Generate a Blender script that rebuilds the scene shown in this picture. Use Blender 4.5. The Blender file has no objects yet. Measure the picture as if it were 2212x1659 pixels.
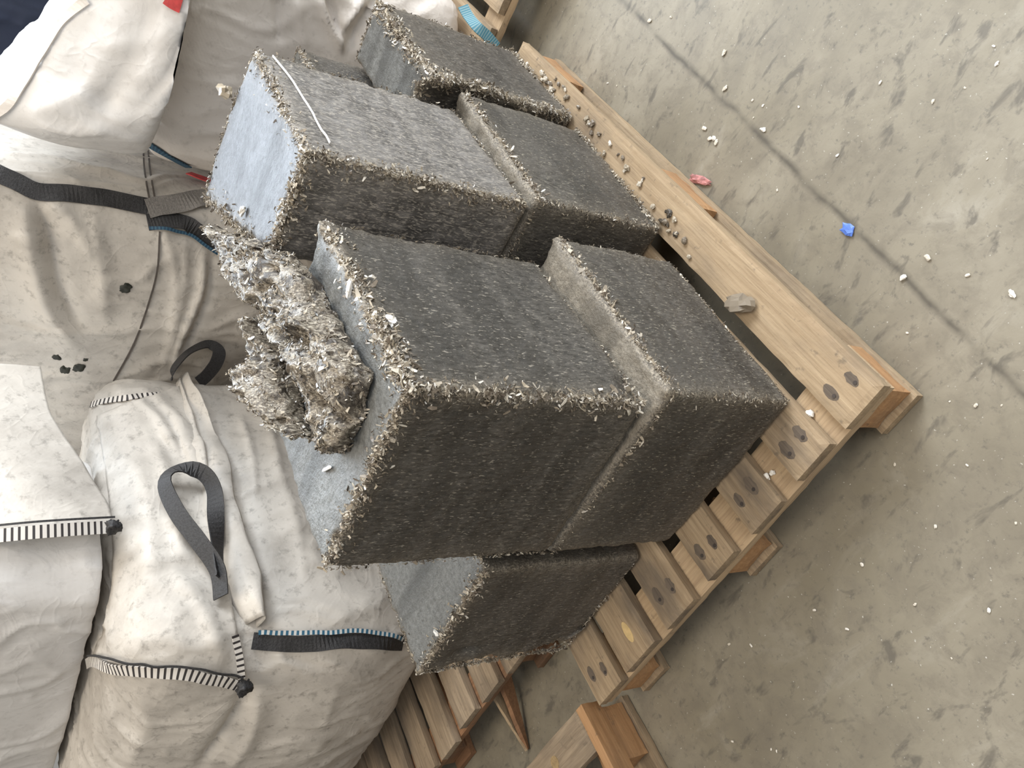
import bpy, math, random
import numpy as np
from mathutils import Vector, Matrix
from mathutils.bvhtree import BVHTree

S = bpy.context.scene
COL = S.collection
rng = np.random.default_rng(7)
random.seed(7)

# ------------------------------------------------------------------ camera
CAMPOS = np.array([-0.4886, -0.3603, 1.1877])
ROT = np.array([[-0.40926575, -0.42849894, -0.80553722],    # picture right
                [-0.66370377, 0.74563108, -0.05942730],     # picture down
                [0.62609812, 0.51031653, -0.58955762]])     # forward
FPX = 1751.3
cam = bpy.data.cameras.new('camera')
cam.sensor_width = 36
cam.lens = FPX / 2212 * 36
cam.clip_start = 0.02
co = bpy.data.objects.new('camera', cam)
COL.objects.link(co)
M = Matrix.Identity(4)
for i in range(3):
    M[i][0] = ROT[0][i]; M[i][1] = -ROT[1][i]; M[i][2] = -ROT[2][i]; M[i][3] = CAMPOS[i]
co.matrix_world = M
S.camera = co
S.view_settings.view_transform = 'Standard'
S.view_settings.look = 'None'
S.view_settings.gamma = 1
S.view_settings.use_curve_mapping = False
S.view_settings.exposure = 0.0

# ------------------------------------------------------------------ light
w = bpy.data.worlds.new('world'); S.world = w; w.use_nodes = True
w.node_tree.nodes['Background'].inputs[0].default_value = (1.0, 0.97, 0.92, 1)
w.node_tree.nodes['Background'].inputs[1].default_value = 0.30

def area(name, loc, target, sx, sy, power, col):
    l = bpy.data.lights.new(name, 'AREA'); l.shape = 'RECTANGLE'
    l.size = sx; l.size_y = sy; l.energy = power; l.color = col
    o = bpy.data.objects.new(name, l); COL.objects.link(o)
    o.location = loc
    o.rotation_euler = (Vector(target) - Vector(loc)).to_track_quat('-Z', 'Y').to_euler()
    return o
area('key_daylight', (3.2, -2.6, 3.4), (0.7, 0.3, 0.4), 2.0, 1.8, 255, (0.90, 0.95, 1.0))
area('rear_daylight', (4.6, 1.9, 3.1), (0.8, 0.4, 0.6), 4.2, 2.2, 540, (0.80, 0.90, 1.0))
area('side_fill', (1.9, -3.4, 1.7), (0.9, 0.3, 0.4), 2.6, 1.8, 105, (0.90, 0.95, 1.0))  # added fill that lifts the right-hand block faces, no known source
area('front_fill', (-1.6, -3.2, 2.4), (1.0, 0.2, 0.4), 2.4, 1.8, 66, (0.95, 0.97, 1.0))  # unseen fill added to brighten the sack fronts, not a real opening
area('overhead_lamp', (-0.1, 0.2, 4.4), (0.5, 0.6, 0), 2.4, 2.4, 112, (1.0, 0.90, 0.76))

# ------------------------------------------------------------------ helpers
def ray(u, v):
    q = np.array([(u - 1106) / FPX, (v - 829.5) / FPX, 1.0])
    return ROT.T @ q
def at_axis(u, v, ax, val):
    d = ray(u, v); t = (val - CAMPOS[ax]) / d[ax]
    return CAMPOS + t * d

def h3(i, j, k, s):
    n = (i * 374761393 + j * 668265263 + k * 2147483647 + s * 1274126177) & 0xFFFFFFFF
    n = ((n ^ (n >> 13)) * 1274126177) & 0xFFFFFFFF
    n = ((n ^ (n >> 16)) * 2246822519) & 0xFFFFFFFF
    return ((n ^ (n >> 15)) & 0xFFFFFF) / 0xFFFFFF * 2 - 1
def vnoise(P, s=0):
    P = np.asarray(P, float)
    I = np.floor(P).astype(np.int64); F = P - I; F = F * F * (3 - 2 * F)
    r = 0
    for a in (0, 1):
        for b in (0, 1):
            for c in (0, 1):
                wt = (F[:, 0] if a else 1 - F[:, 0]) * (F[:, 1] if b else 1 - F[:, 1]) * (F[:, 2] if c else 1 - F[:, 2])
                r = r + wt * h3(I[:, 0] + a, I[:, 1] + b, I[:, 2] + c, s)
    return r
def fbm(P, oct=3, s=0):
    r = 0; a = 1.0; t = 0
    for o in range(oct):
        r = r + a * vnoise(np.asarray(P) * (2.03 ** o) + o * 7.31, s + o * 13); t += a; a *= 0.5
    return r / t

def build(name, V, Fc, mat, parent=None, smooth=True, attrs=None, stuff=False):
    me = bpy.data.meshes.new(name)
    me.from_pydata([tuple(v) for v in np.asarray(V, float)], [], [tuple(int(i) for i in f) for f in Fc])
    if attrs:
        for k, a in attrs.items():
            at = me.attributes.new(k, 'FLOAT', 'POINT')
            at.data.foreach_set('value', np.asarray(a, np.float32))
    if smooth:
        me.polygons.foreach_set('use_smooth', [True] * len(me.polygons))
    me.materials.append(mat)
    me.update()
    o = bpy.data.objects.new(name, me); COL.objects.link(o)
    if parent is not None: o.parent = parent
    if stuff: o['kind'] = 'stuff'
    return o
def thing(name, label, cat, loc=(0, 0, 0), rz=0, group=None):
    o = bpy.data.objects.new(name, None); COL.objects.link(o)
    o.empty_display_size = 0.05
    o.location = loc; o.rotation_euler = (0, 0, rz)
    return tag(o, label, cat, group)
def tag(o, label, cat, group=None):
    o['label'] = label; o['category'] = cat
    if group: o['group'] = group
    return o

class MB:
    def __init__(s): s.V = []; s.F = []; s.n = 0; s.A = []
    def add(s, V, Fc, a=0.5):
        V = np.asarray(V, float)
        s.V.append(V); s.F += [tuple(i + s.n for i in f) for f in Fc]; s.n += len(V)
        s.A.append(np.full(len(V), a) if np.isscalar(a) else np.asarray(a))
    def box(s, x0, x1, y0, y1, z0, z1, b=0.002, a=0.5):
        """box with chamfered edges"""
        b = min(b, (x1 - x0) / 3, (y1 - y0) / 3, (z1 - z0) / 3)
        lo = np.array([x0, y0, z0]); hi = np.array([x1, y1, z1])
        V = []; idx = {}
        for sx in (0, 1):
            for sy in (0, 1):
                for sz in (0, 1):
                    sg = np.array([sx, sy, sz])
                    c = np.where(sg, hi, lo); ins = np.where(sg, -b, b)
                    for ax in range(3):
                        p = c + ins; p[ax] = c[ax]
                        idx[(sx, sy, sz, ax)] = len(V); V.append(p)
        Fc = []
        for ax in range(3):
            o1, o2 = [i for i in range(3) if i != ax]
            for sd in (0, 1):
                ring = []
                for (p, q) in ((0, 0), (1, 0), (1, 1), (0, 1)):
                    t = [0, 0, 0]; t[ax] = sd; t[o1] = p; t[o2] = q
                    ring.append(idx[(*t, ax)])
                Fc.append(ring if (sd == 1) == (ax != 1) else ring[::-1])
        for ax in range(3):                        # chamfers along axis ax
            o1, o2 = [i for i in range(3) if i != ax]
            for p in (0, 1):
                for q in (0, 1):
                    r = []
                    for sd, k in ((0, o1), (1, o1), (1, o2), (0, o2)):
                        t = [0, 0, 0]; t[ax] = sd; t[o1] = p; t[o2] = q
                        r.append(idx[(*t, k)])
                    Fc.append(r)
        for sx in (0, 1):
            for sy in (0, 1):
                for sz in (0, 1):
                    Fc.append([idx[(sx, sy, sz, k)] for k in range(3)])
        s.add(V, Fc, a)
    def build(s, name, mat, parent=None, smooth=True, stuff=False):
        o = build(name, np.concatenate(s.V), s.F, mat, parent, smooth, {'t': np.concatenate(s.A)}, stuff)
        return o

def recalc(o):
    import bmesh
    bm = bmesh.new(); bm.from_mesh(o.data)
    bmesh.ops.recalc_face_normals(bm, faces=bm.faces)
    bm.to_mesh(o.data); bm.free()
    return o

def gridbox(dims, n):
    """surface grid of a box 0..dims with n=(nx,ny,nz) cells; merged verts, quads"""
    Vs = []; Fs = []; off = 0
    d = np.array(dims, float)
    for ax in range(3):
        o1, o2 = (ax + 1) % 3, (ax + 2) % 3
        g1 = np.linspace(0, d[o1], n[o1] + 1); g2 = np.linspace(0, d[o2], n[o2] + 1)
        A, B = np.meshgrid(g1, g2, indexing='ij')
        for sd in (0, 1):
            P = np.zeros(A.shape + (3,)); P[..., o1] = A; P[..., o2] = B; P[..., ax] = d[ax] * sd
            P = P.reshape(-1, 3)
            i = np.arange(n[o1])[:, None] * (n[o2] + 1) + np.arange(n[o2])[None]
            q = np.stack([i, i + n[o2] + 1, i + n[o2] + 2, i + 1], -1).reshape(-1, 4) + off
            if sd == 0: q = q[:, ::-1]
            Vs.append(P); Fs.append(q); off += len(P)
    V = np.concatenate(Vs); Fq = np.concatenate(Fs)
    _, first, inv = np.unique(np.round(V, 6), axis=0, return_index=True, return_inverse=True)
    return V[first], inv.reshape(-1)[Fq]
def vnormals(V, Fq):
    N = np.zeros_like(V)
    fn = np.cross(V[Fq[:, 2]] - V[Fq[:, 0]], V[Fq[:, 3]] - V[Fq[:, 1]])
    for k in range(4): np.add.at(N, Fq[:, k], fn)
    return N / (np.linalg.norm(N, axis=1, keepdims=True) + 1e-12)

def frame(T, N):
    T = T / np.linalg.norm(T); N = N - T * (N @ T); N = N / (np.linalg.norm(N) + 1e-9)
    return T, np.cross(T, N), N
def smooth_path(P, n):
    P = np.asarray(P, float); m = len(P)
    d = np.concatenate([[0], np.cumsum(np.linalg.norm(np.diff(P, axis=0), axis=1))])
    out = []
    for s in np.linspace(0, d[-1], n):
        i = min(max(int(np.searchsorted(d, s)) - 1, 0), m - 2)
        u = (s - d[i]) / max(d[i + 1] - d[i], 1e-9)
        p0 = P[max(i - 1, 0)]; p1 = P[i]; p2 = P[i + 1]; p3 = P[min(i + 2, m - 1)]
        out.append(0.5 * ((2 * p1) + (-p0 + p2) * u + (2 * p0 - 5 * p1 + 4 * p2 - p3) * u * u + (-p0 + 3 * p1 - 3 * p2 + p3) * u ** 3))
    return np.array(out)
def ribbon(P, N, wd, th):
    """flat strap swept along P with face normals N; returns V,F,t"""
    P = np.asarray(P, float); n = len(P); V = []; t = []; L = 0
    wd = np.full(n, wd) if np.isscalar(wd) else wd
    for i in range(n):
        T = P[min(i + 1, n - 1)] - P[max(i - 1, 0)]
        T, B, Nn = frame(T, np.asarray(N[i], float))
        if i: L += np.linalg.norm(P[i] - P[i - 1])
        for a, b in ((-1, 0), (-1, 1), (1, 1), (1, 0)):
            V.append(P[i] + B * a * wd[i] / 2 + Nn * b * th); t.append(L)
    Fc = []
    for i in range(n - 1):
        for k in range(4):
            a = i * 4 + k; b = i * 4 + (k + 1) % 4
            Fc.append((a, b, b + 4, a + 4))
    Fc += [(3, 2, 1, 0), tuple((n - 1) * 4 + k for k in range(4))]
    return V, Fc, t
def tube(P, r, k=8, seed=0, rough=0.0):
    P = np.asarray(P, float); n = len(P); V = []; t = []; L = 0
    r = np.full(n, r) if np.isscalar(r) else r
    for i in range(n):
        T = P[min(i + 1, n - 1)] - P[max(i - 1, 0)]
        T, B, Nn = frame(T, np.array([0.31, -0.52, 0.79]))
        if i: L += np.linalg.norm(P[i] - P[i - 1])
        for j in range(k):
            a = 2 * math.pi * j / k
            V.append(P[i] + (B * math.cos(a) + Nn * math.sin(a)) * r[i]); t.append(L)
    Fc = []
    for i in range(n - 1):
        for j in range(k):
            a = i * k + j; b = i * k + (j + 1) % k
            Fc.append((a, b, b + k, a + k))
    Fc += [tuple(range(k))[::-1], tuple((n - 1) * k + j for j in range(k))]
    V = np.array(V)
    if rough: V = V + rough * np.stack([fbm(V * 60, 2, seed + q) for q in range(3)], 1)
    return V, Fc, t
def lump(c, r, seed, squash=(1, 1, 1), n=6):
    V, Fq = gridbox((2, 2, 2), (n, n, n)); V = V - 1
    V = V / np.linalg.norm(V, axis=1, keepdims=True)
    V = V * (1 + 0.75 * fbm(V * 1.9 + seed * 3.1, 3, seed))[:, None] * np.array(squash) * r
    return V + np.asarray(c), Fq

# ------------------------------------------------------------------ materials
def newmat(name):
    m = bpy.data.materials.new(name); m.use_nodes = True
    nt = m.node_tree; b = nt.nodes['Principled BSDF']
    return m, nt, b
def nd(nt, t, **k):
    n = nt.nodes.new(t)
    for a, v in k.items():
        if a.startswith('i_'):
            key = a[2:]; key = int(key) if key.isdigit() else key
            n.inputs[key].default_value = v
        else: setattr(n, a, v)
    return n
def coords(nt, scale=(1, 1, 1), rnd=False, rot=(0, 0, 0)):
    tc = nd(nt, 'ShaderNodeTexCoord'); mp = nd(nt, 'ShaderNodeMapping')
    mp.inputs['Scale'].default_value = scale; mp.inputs['Rotation'].default_value = rot
    nt.links.new(tc.outputs['Object'], mp.inputs['Vector'])
    if rnd:
        oi = nd(nt, 'ShaderNodeObjectInfo')
        mu = nd(nt, 'ShaderNodeMath', operation='MULTIPLY'); mu.inputs[1].default_value = 37.0
        nt.links.new(oi.outputs['Random'], mu.inputs[0])
        cb = nd(nt, 'ShaderNodeCombineXYZ')
        for k in range(3): nt.links.new(mu.outputs[0], cb.inputs[k])
        nt.links.new(cb.outputs[0], mp.inputs['Location'])
    return mp.outputs['Vector']
def noise(nt, vec, scale, detail=4, rough=0.55, dist=0.0):
    n = nd(nt, 'ShaderNodeTexNoise'); n.inputs['Scale'].default_value = scale
    n.inputs['Detail'].default_value = detail; n.inputs['Roughness'].default_value = rough
    n.inputs['Distortion'].default_value = dist
    nt.links.new(vec, n.inputs['Vector']); return n.outputs['Fac']
def ramp(nt, fac, stops):
    r = nd(nt, 'ShaderNodeValToRGB'); e = r.color_ramp.elements
    while len(e) < len(stops): e.new(0.5)
    for q, (p, c) in zip(e, stops):
        q.position = p; q.color = (c, c, c, 1) if np.isscalar(c) else (*c, 1)
    nt.links.new(fac, r.inputs['Fac']); return r.outputs['Color']
def mix(nt, fac, a, b, mode='MIX'):
    m = nd(nt, 'ShaderNodeMix', data_type='RGBA', blend_type=mode)
    for sock, v in ((m.inputs[0], fac), (m.inputs[6], a), (m.inputs[7], b)):
        if hasattr(v, 'is_linked') or hasattr(v, 'links'): nt.links.new(v, sock)
        elif np.isscalar(v): sock.default_value = v
        else: sock.default_value = (*v, 1)
    return m.outputs[2]
def mth(nt, op, a, b=0.0):
    m = nd(nt, 'ShaderNodeMath', operation=op)
    for k, v in enumerate((a, b)):
        if np.isscalar(v): m.inputs[k].default_value = v
        else: nt.links.new(v, m.inputs[k])
    return m.outputs[0]
def bump(nt, b, h, strength, dist, prev=None):
    n = nd(nt, 'ShaderNodeBump'); n.inputs['Strength'].default_value = strength; n.inputs['Distance'].default_value = dist
    nt.links.new(h, n.inputs['Height'])
    if prev is not None: nt.links.new(prev, n.inputs['Normal'])
    nt.links.new(n.outputs[0], b.inputs['Normal']); return n.outputs[0]
def attr(nt, name):
    a = nd(nt, 'ShaderNodeAttribute'); a.attribute_name = name; return a.outputs['Fac']

def mat_block(name, dark, mid, fleck, rough=0.42, flecks=0.62, spec=0.5, topc=None, fs=230, painted_cav=0.0):
    m, nt, b = newmat(name)
    v = coords(nt, (1, 1, 0.28), True); vi = coords(nt, (1, 1, 1), True); vb = coords(nt, (1.0, 0.9, 7), True)
    fib = noise(nt, v, fs, 5, 0.65); med = noise(nt, vi, 26, 5, 0.6); big = noise(nt, vi, 5, 3); band = noise(nt, vb, 3.2, 3)
    base = mix(nt, ramp(nt, fib, [(0.35, 0.0), (0.68, 1.0)]), dark, mid)
    base = mix(nt, ramp(nt, band, [(0.40, 0.55), (0.56, 0.0)]), base, tuple(c * 0.7 for c in dark))
    base = mix(nt, ramp(nt, big, [(0.45, 0.0), (0.7, 0.35)]), base, mid)
    fk = noise(nt, v, 420, 2, 0.5)
    base = mix(nt, ramp(nt, fk, [(flecks, 0.0), (flecks + 0.06, 0.8)]), base, fleck)
    ed = attr(nt, 'edge')
    emask = mth(nt, 'MULTIPLY', ed, ramp(nt, noise(nt, vi, 150, 4, 0.7), [(0.30, 0.0), (0.50, 1.0)]))
    ecol = mix(nt, ramp(nt, noise(nt, vi, 330, 2), [(0.35, 0.0), (0.65, 1.0)]), (0.10, 0.08, 0.058), (0.46, 0.40, 0.31))
    base = mix(nt, mth(nt, 'MULTIPLY', emask, 0.85), base, ecol)
    if painted_cav:
        base = mix(nt, ramp(nt, noise(nt, coords(nt, (1, .6, 1)), 42, 4, 0.65, 0.8), [(0.40, painted_cav), (0.50, 0.0)]), base, (0.030, 0.022, 0.016))  # dark shade of cavities painted into the colour by noise, not modelled
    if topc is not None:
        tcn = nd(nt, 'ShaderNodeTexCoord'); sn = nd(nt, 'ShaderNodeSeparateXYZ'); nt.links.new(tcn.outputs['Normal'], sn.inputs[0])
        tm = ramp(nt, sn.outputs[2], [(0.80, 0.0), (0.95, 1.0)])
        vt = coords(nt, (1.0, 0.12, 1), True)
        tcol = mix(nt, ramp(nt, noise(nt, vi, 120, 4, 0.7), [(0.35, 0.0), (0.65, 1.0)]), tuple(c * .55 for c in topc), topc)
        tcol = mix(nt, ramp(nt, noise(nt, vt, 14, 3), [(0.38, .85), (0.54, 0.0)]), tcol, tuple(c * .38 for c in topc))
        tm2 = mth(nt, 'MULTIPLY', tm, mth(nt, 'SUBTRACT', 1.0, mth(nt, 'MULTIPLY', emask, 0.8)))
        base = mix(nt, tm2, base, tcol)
    nt.links.new(base, b.inputs['Base Color'])
    rg = nd(nt, 'ShaderNodeMapRange'); rg.inputs[3].default_value = rough - 0.1; rg.inputs[4].default_value = rough + 0.2
    nt.links.new(med, rg.inputs[0]); nt.links.new(rg.outputs[0], b.inputs['Roughness'])
    b.inputs['Specular IOR Level'].default_value = spec
    p = bump(nt, b, fib, 0.55, 0.004)
    bump(nt, b, noise(nt, vi, 95, 4, 0.7), 0.35, 0.005, p)
    return m
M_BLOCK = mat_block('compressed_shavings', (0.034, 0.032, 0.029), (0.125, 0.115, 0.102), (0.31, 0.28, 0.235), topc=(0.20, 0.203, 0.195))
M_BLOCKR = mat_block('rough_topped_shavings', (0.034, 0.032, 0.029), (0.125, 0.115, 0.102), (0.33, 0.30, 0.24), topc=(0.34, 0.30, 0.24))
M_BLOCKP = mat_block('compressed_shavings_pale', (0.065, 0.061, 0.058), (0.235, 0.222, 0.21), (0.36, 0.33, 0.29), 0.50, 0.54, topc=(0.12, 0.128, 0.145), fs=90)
M_SLAB = mat_block('crumbled_shavings', (0.016, 0.012, 0.009), (0.20, 0.165, 0.125), (0.70, 0.64, 0.53), 0.34, 0.54, 0.6, painted_cav=.9)

def mat_flake():
    m, nt, b = newmat('loose_flakes')
    t = attr(nt, 't')
    c = ramp(nt, t, [(0.0, (0.035, 0.028, 0.02)), (0.30, (0.16, 0.13, 0.10)), (0.62, (0.38, 0.325, 0.245)), (0.85, (0.66, 0.61, 0.52)), (1.0, (0.8, 0.78, 0.74))])
    nt.links.new(c, b.inputs['Base Color']); b.inputs['Roughness'].default_value = 0.3
    return m
M_FLAKE = mat_flake()

def mat_plain(name, c, rough=0.6, var=0.25, sc=60, bs=0.3):
    m, nt, b = newmat(name)
    v = coords(nt, (1, 1, 1), True); n = noise(nt, v, sc, 4, 0.6)
    nt.links.new(mix(nt, ramp(nt, n, [(0.3, 0.0), (0.7, 1.0)]), tuple(x * (1 - var) for x in c), tuple(min(1, x * (1 + var)) for x in c)), b.inputs['Base Color'])
    b.inputs['Roughness'].default_value = rough
    bump(nt, b, n, bs, 0.002)
    return m
def mat_wood(name, axis, c0, c1, stain):
    m, nt, b = newmat(name)
    sc = [1, 1, 1]; sc[axis] = 0.045
    v = coords(nt, tuple(sc), True); vi = coords(nt, (1, 1, 1), True)
    sv = [1, 1, 1]; sv[axis] = 0.35
    vs = coords(nt, tuple(sv), True)
    g = noise(nt, v, 130, 5, 0.6, 0.6); g2 = noise(nt, v, 420, 3)
    base = mix(nt, ramp(nt, g, [(0.3, 0.0), (0.7, 1.0)]), c0, c1)
    base = mix(nt, ramp(nt, g2, [(0.5, 0.0), (0.75, 0.4)]), base, tuple(x * 0.55 for x in c0))
    base = mix(nt, ramp(nt, noise(nt, vs, 13, 4, 0.6), [(0.46, 0.0), (0.68, stain)]), base, (0.12, 0.095, 0.072))
    base = mix(nt, ramp(nt, noise(nt, vi, 60, 4, 0.6), [(0.62, 0.0), (0.74, 0.55)]), base, (0.10, 0.08, 0.06))
    nt.links.new(base, b.inputs['Base Color']); b.inputs['Roughness'].default_value = 0.68
    p = bump(nt, b, g, 0.35, 0.002); bump(nt, b, noise(nt, vi, 180, 3), 0.15, 0.002, p)
    return m
WX = mat_wood('deck_wood_long', 0, (0.255, 0.18, 0.108), (0.42, 0.315, 0.20), 0.8)
WXF = mat_wood('fresh_wood_long', 0, (0.31, 0.22, 0.13), (0.44, 0.33, 0.21), 0.5)
WY = mat_wood('stringer_wood_cross', 1, (0.40, 0.28, 0.17), (0.54, 0.40, 0.25), 0.3)
WYG = mat_wood('grey_wood_cross', 1, (0.24, 0.18, 0.12), (0.40, 0.31, 0.215), 0.6)
WBL = mat_wood('block_wood', 0, (0.36, 0.19, 0.085), (0.50, 0.29, 0.14), 0.3)
WXG = mat_wood('grey_wood_long', 0, (0.24, 0.18, 0.12), (0.40, 0.31, 0.215), 0.7)
WYR = mat_wood('red_brown_wood', 1, (0.20, 0.10, 0.05), (0.30, 0.16, 0.08), 0.4)
M_STAIN = mat_wood('rust_stained_wood', 0, (0.075, 0.058, 0.045), (0.17, 0.13, 0.095), 0.6)
M_NAIL = mat_plain('nail_head', (0.05, 0.04, 0.035), 0.5)

def mat_cloth(name, c, dirt, dirtamt):
    m, nt, b = newmat(name)
    v = coords(nt, (1, 1, 1)); vz = coords(nt, (1, 1, 0.25))
    d1 = noise(nt, v, 5.5, 6, 0.65); d2 = noise(nt, v, 45, 5, 0.7); d3 = noise(nt, vz, 12, 4, 0.6)
    base = mix(nt, ramp(nt, d1, [(0.42, 0.0), (0.72, dirtamt)]), c, dirt)
    base = mix(nt, ramp(nt, d2, [(0.54, 0.0), (0.70, dirtamt * 0.75)]), base, tuple(x * 0.6 for x in dirt))
    base = mix(nt, ramp(nt, d3, [(0.5, 0.0), (0.8, 0.25)]), base, tuple(x * 1.05 for x in dirt))
    nt.links.new(base, b.inputs['Base Color']); b.inputs['Roughness'].default_value = 0.55
    b.inputs['Specular IOR Level'].default_value = 0.35
    wz = nd(nt, 'ShaderNodeTexWave', wave_type='BANDS', bands_direction='DIAGONAL'); wz.inputs['Scale'].default_value = 55; wz.inputs['Distortion'].default_value = 1.5
    nt.links.new(v, wz.inputs['Vector'])
    p = bump(nt, b, wz.outputs['Fac'], 0.05, 0.001)
    cr = mth(nt, 'ABSOLUTE', mth(nt, 'SUBTRACT', noise(nt, v, 6.5, 2, 0.5, 1.6), 0.5))
    p = bump(nt, b, ramp(nt, cr, [(0.0, 1.0), (0.05, 0.25), (0.16, 0.0)]), 0.13, 0.005, p)
    cr2 = mth(nt, 'ABSOLUTE', mth(nt, 'SUBTRACT', noise(nt, v, 15, 2, 0.5, 1.0), 0.5))
    p = bump(nt, b, ramp(nt, cr2, [(0.0, 1.0), (0.05, 0.2), (0.14, 0.0)]), 0.07, 0.003, p)
    bump(nt, b, noise(nt, vz, 60, 3, 0.5, 0.5), 0.25, 0.003, p)
    return m
M_CLOTH = mat_cloth('woven_sack_cloth', (0.60, 0.56, 0.505), (0.33, 0.30, 0.265), 0.75)
M_CLOTHC = mat_cloth('clean_sack_cloth', (0.78, 0.765, 0.75), (0.55, 0.52, 0.49), 0.3)
M_CLOTHB = mat_cloth('beige_sack_cloth', (0.74, 0.69, 0.64), (0.50, 0.45, 0.40), 0.35)
M_NAVY = mat_cloth('navy_cloth', (0.018, 0.026, 0.055), (0.03, 0.04, 0.07), 0.4)
M_WEB = mat_plain('black_webbing', (0.028, 0.027, 0.028), 0.6, 0.5, 260, 0.6)
M_WEBG = mat_plain('grey_webbing', (0.20, 0.185, 0.17), 0.6, 0.3, 260, 0.5)
M_SEAM = mat_plain('dark_seam_thread', (0.10, 0.085, 0.075), 0.7)
M_RED = mat_plain('red_tag', (0.55, 0.06, 0.06), 0.6)
M_TEAR = mat_plain('tear_dark', (0.03, 0.032, 0.024), 0.6)
def mat_stitch(name, thread, ground, period, duty):
    m, nt, b = newmat(name)
    t = attr(nt, 't')
    f = mth(nt, 'FRACT', mth(nt, 'DIVIDE', t, period))
    k = mth(nt, 'LESS_THAN', f, duty)
    nt.links.new(mix(nt, k, ground, thread), b.inputs['Base Color']); b.inputs['Roughness'].default_value = 0.65
    bump(nt, b, k, 0.4, 0.002)
    return m
M_STK = mat_stitch('black_overlock_stitch', (0.03, 0.025, 0.025), (0.66, 0.62, 0.57), 0.012, 0.38)
M_STB = mat_stitch('blue_overlock_stitch', (0.03, 0.12, 0.20), (0.62, 0.62, 0.60), 0.011, 0.5)
M_TEAL = mat_stitch('teal_strap_stitch', (0.06, 0.20, 0.26), (0.22, 0.33, 0.36), 0.006, 0.6)
M_STBD = mat_stitch('dark_blue_piping', (0.02, 0.06, 0.11), (0.05, 0.13, 0.19), 0.008, 0.6)

def mat_floor():
    m, nt, b = newmat('worn_concrete')
    v = coords(nt); vs = coords(nt, (1, 0.45, 1), False, (0, 0, 0.6))
    a = noise(nt, v, 1.6, 5, 0.6); c = noise(nt, vs, 9, 6, 0.62, 0.8); e = noise(nt, v, 70, 5, 0.7); s = noise(nt, v, 170, 2)
    base = mix(nt, ramp(nt, a, [(0.35, 0.0), (0.65, 1.0)]), (0.192, 0.168, 0.120), (0.287, 0.258, 0.202))
    base = mix(nt, ramp(nt, c, [(0.38, 0.38), (0.56, 0.0)]), base, (0.16, 0.14, 0.108))
    base = mix(nt, ramp(nt, c, [(0.58, 0.0), (0.78, 0.4)]), base, (0.44, 0.415, 0.36))
    base = mix(nt, ramp(nt, noise(nt, v, 24, 6, 0.7, 0.5), [(0.36, 0.45), (0.52, 0.0), (0.56, 0.0), (0.75, 0.0)]), base, (0.16, 0.14, 0.11))
    base = mix(nt, ramp(nt, e, [(0.30, 0.65), (0.43, 0.0)]), base, (0.10, 0.092, 0.08))
    base = mix(nt, ramp(nt, noise(nt, vs, 30, 4, 0.6, 0.4), [(0.33, 0.7), (0.42, 0.0)]), base, (0.10, 0.09, 0.075))
    base = mix(nt, ramp(nt, s, [(0.70, 0.0), (0.76, 0.8)]), base, (0.55, 0.53, 0.48))
    # saw-cut joint running beside the pallet
    tc = nd(nt, 'ShaderNodeTexCoord'); sx = nd(nt, 'ShaderNodeSeparateXYZ'); nt.links.new(tc.outputs['Object'], sx.inputs[0])
    wob = mth(nt, 'MULTIPLY', mth(nt, 'SUBTRACT', noise(nt, v, 9, 4), 0.5), 0.022)
    ln = mth(nt, 'ADD', mth(nt, 'ADD', sx.outputs[1], mth(nt, 'MULTIPLY', sx.outputs[0], 0.079)), wob)
    dist = mth(nt, 'ABSOLUTE', mth(nt, 'ADD', ln, 0.098))
    crk = ramp(nt, mth(nt, 'MULTIPLY', dist, 100), [(0.10, 0.85), (0.5, 0.40), (1.0, 0.0)])
    brk = ramp(nt, noise(nt, v, 13, 3), [(0.36, 0.25), (0.55, 1.0)])
    base = mix(nt, mth(nt, 'MULTIPLY', crk, brk), base, (0.085, 0.075, 0.06))
    nt.links.new(base, b.inputs['Base Color'])
    rr = nd(nt, 'ShaderNodeMapRange'); rr.inputs[3].default_value = 0.34; rr.inputs[4].default_value = 0.62
    nt.links.new(c, rr.inputs[0]); nt.links.new(rr.outputs[0], b.inputs['Roughness'])
    b.inputs['Specular IOR Level'].default_value = 0.4
    p = bump(nt, b, c, 0.18, 0.006); bump(nt, b, e, 0.15, 0.002, p)
    return m
M_FLOOR = mat_floor()

# ------------------------------------------------------------------ floor
f = build('floor', [(-4, -4, 0), (6, -4, 0), (6, 6, 0), (-4, 6, 0), (-4, -4, -.1), (6, -4, -.1), (6, 6, -.1), (-4, 6, -.1)],
          [(0, 1, 2, 3), (7, 6, 5, 4), (0, 4, 5, 1), (1, 5, 6, 2), (2, 6, 7, 3), (3, 7, 4, 0)], M_FLOOR, None, False)
f['kind'] = 'structure'

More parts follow.
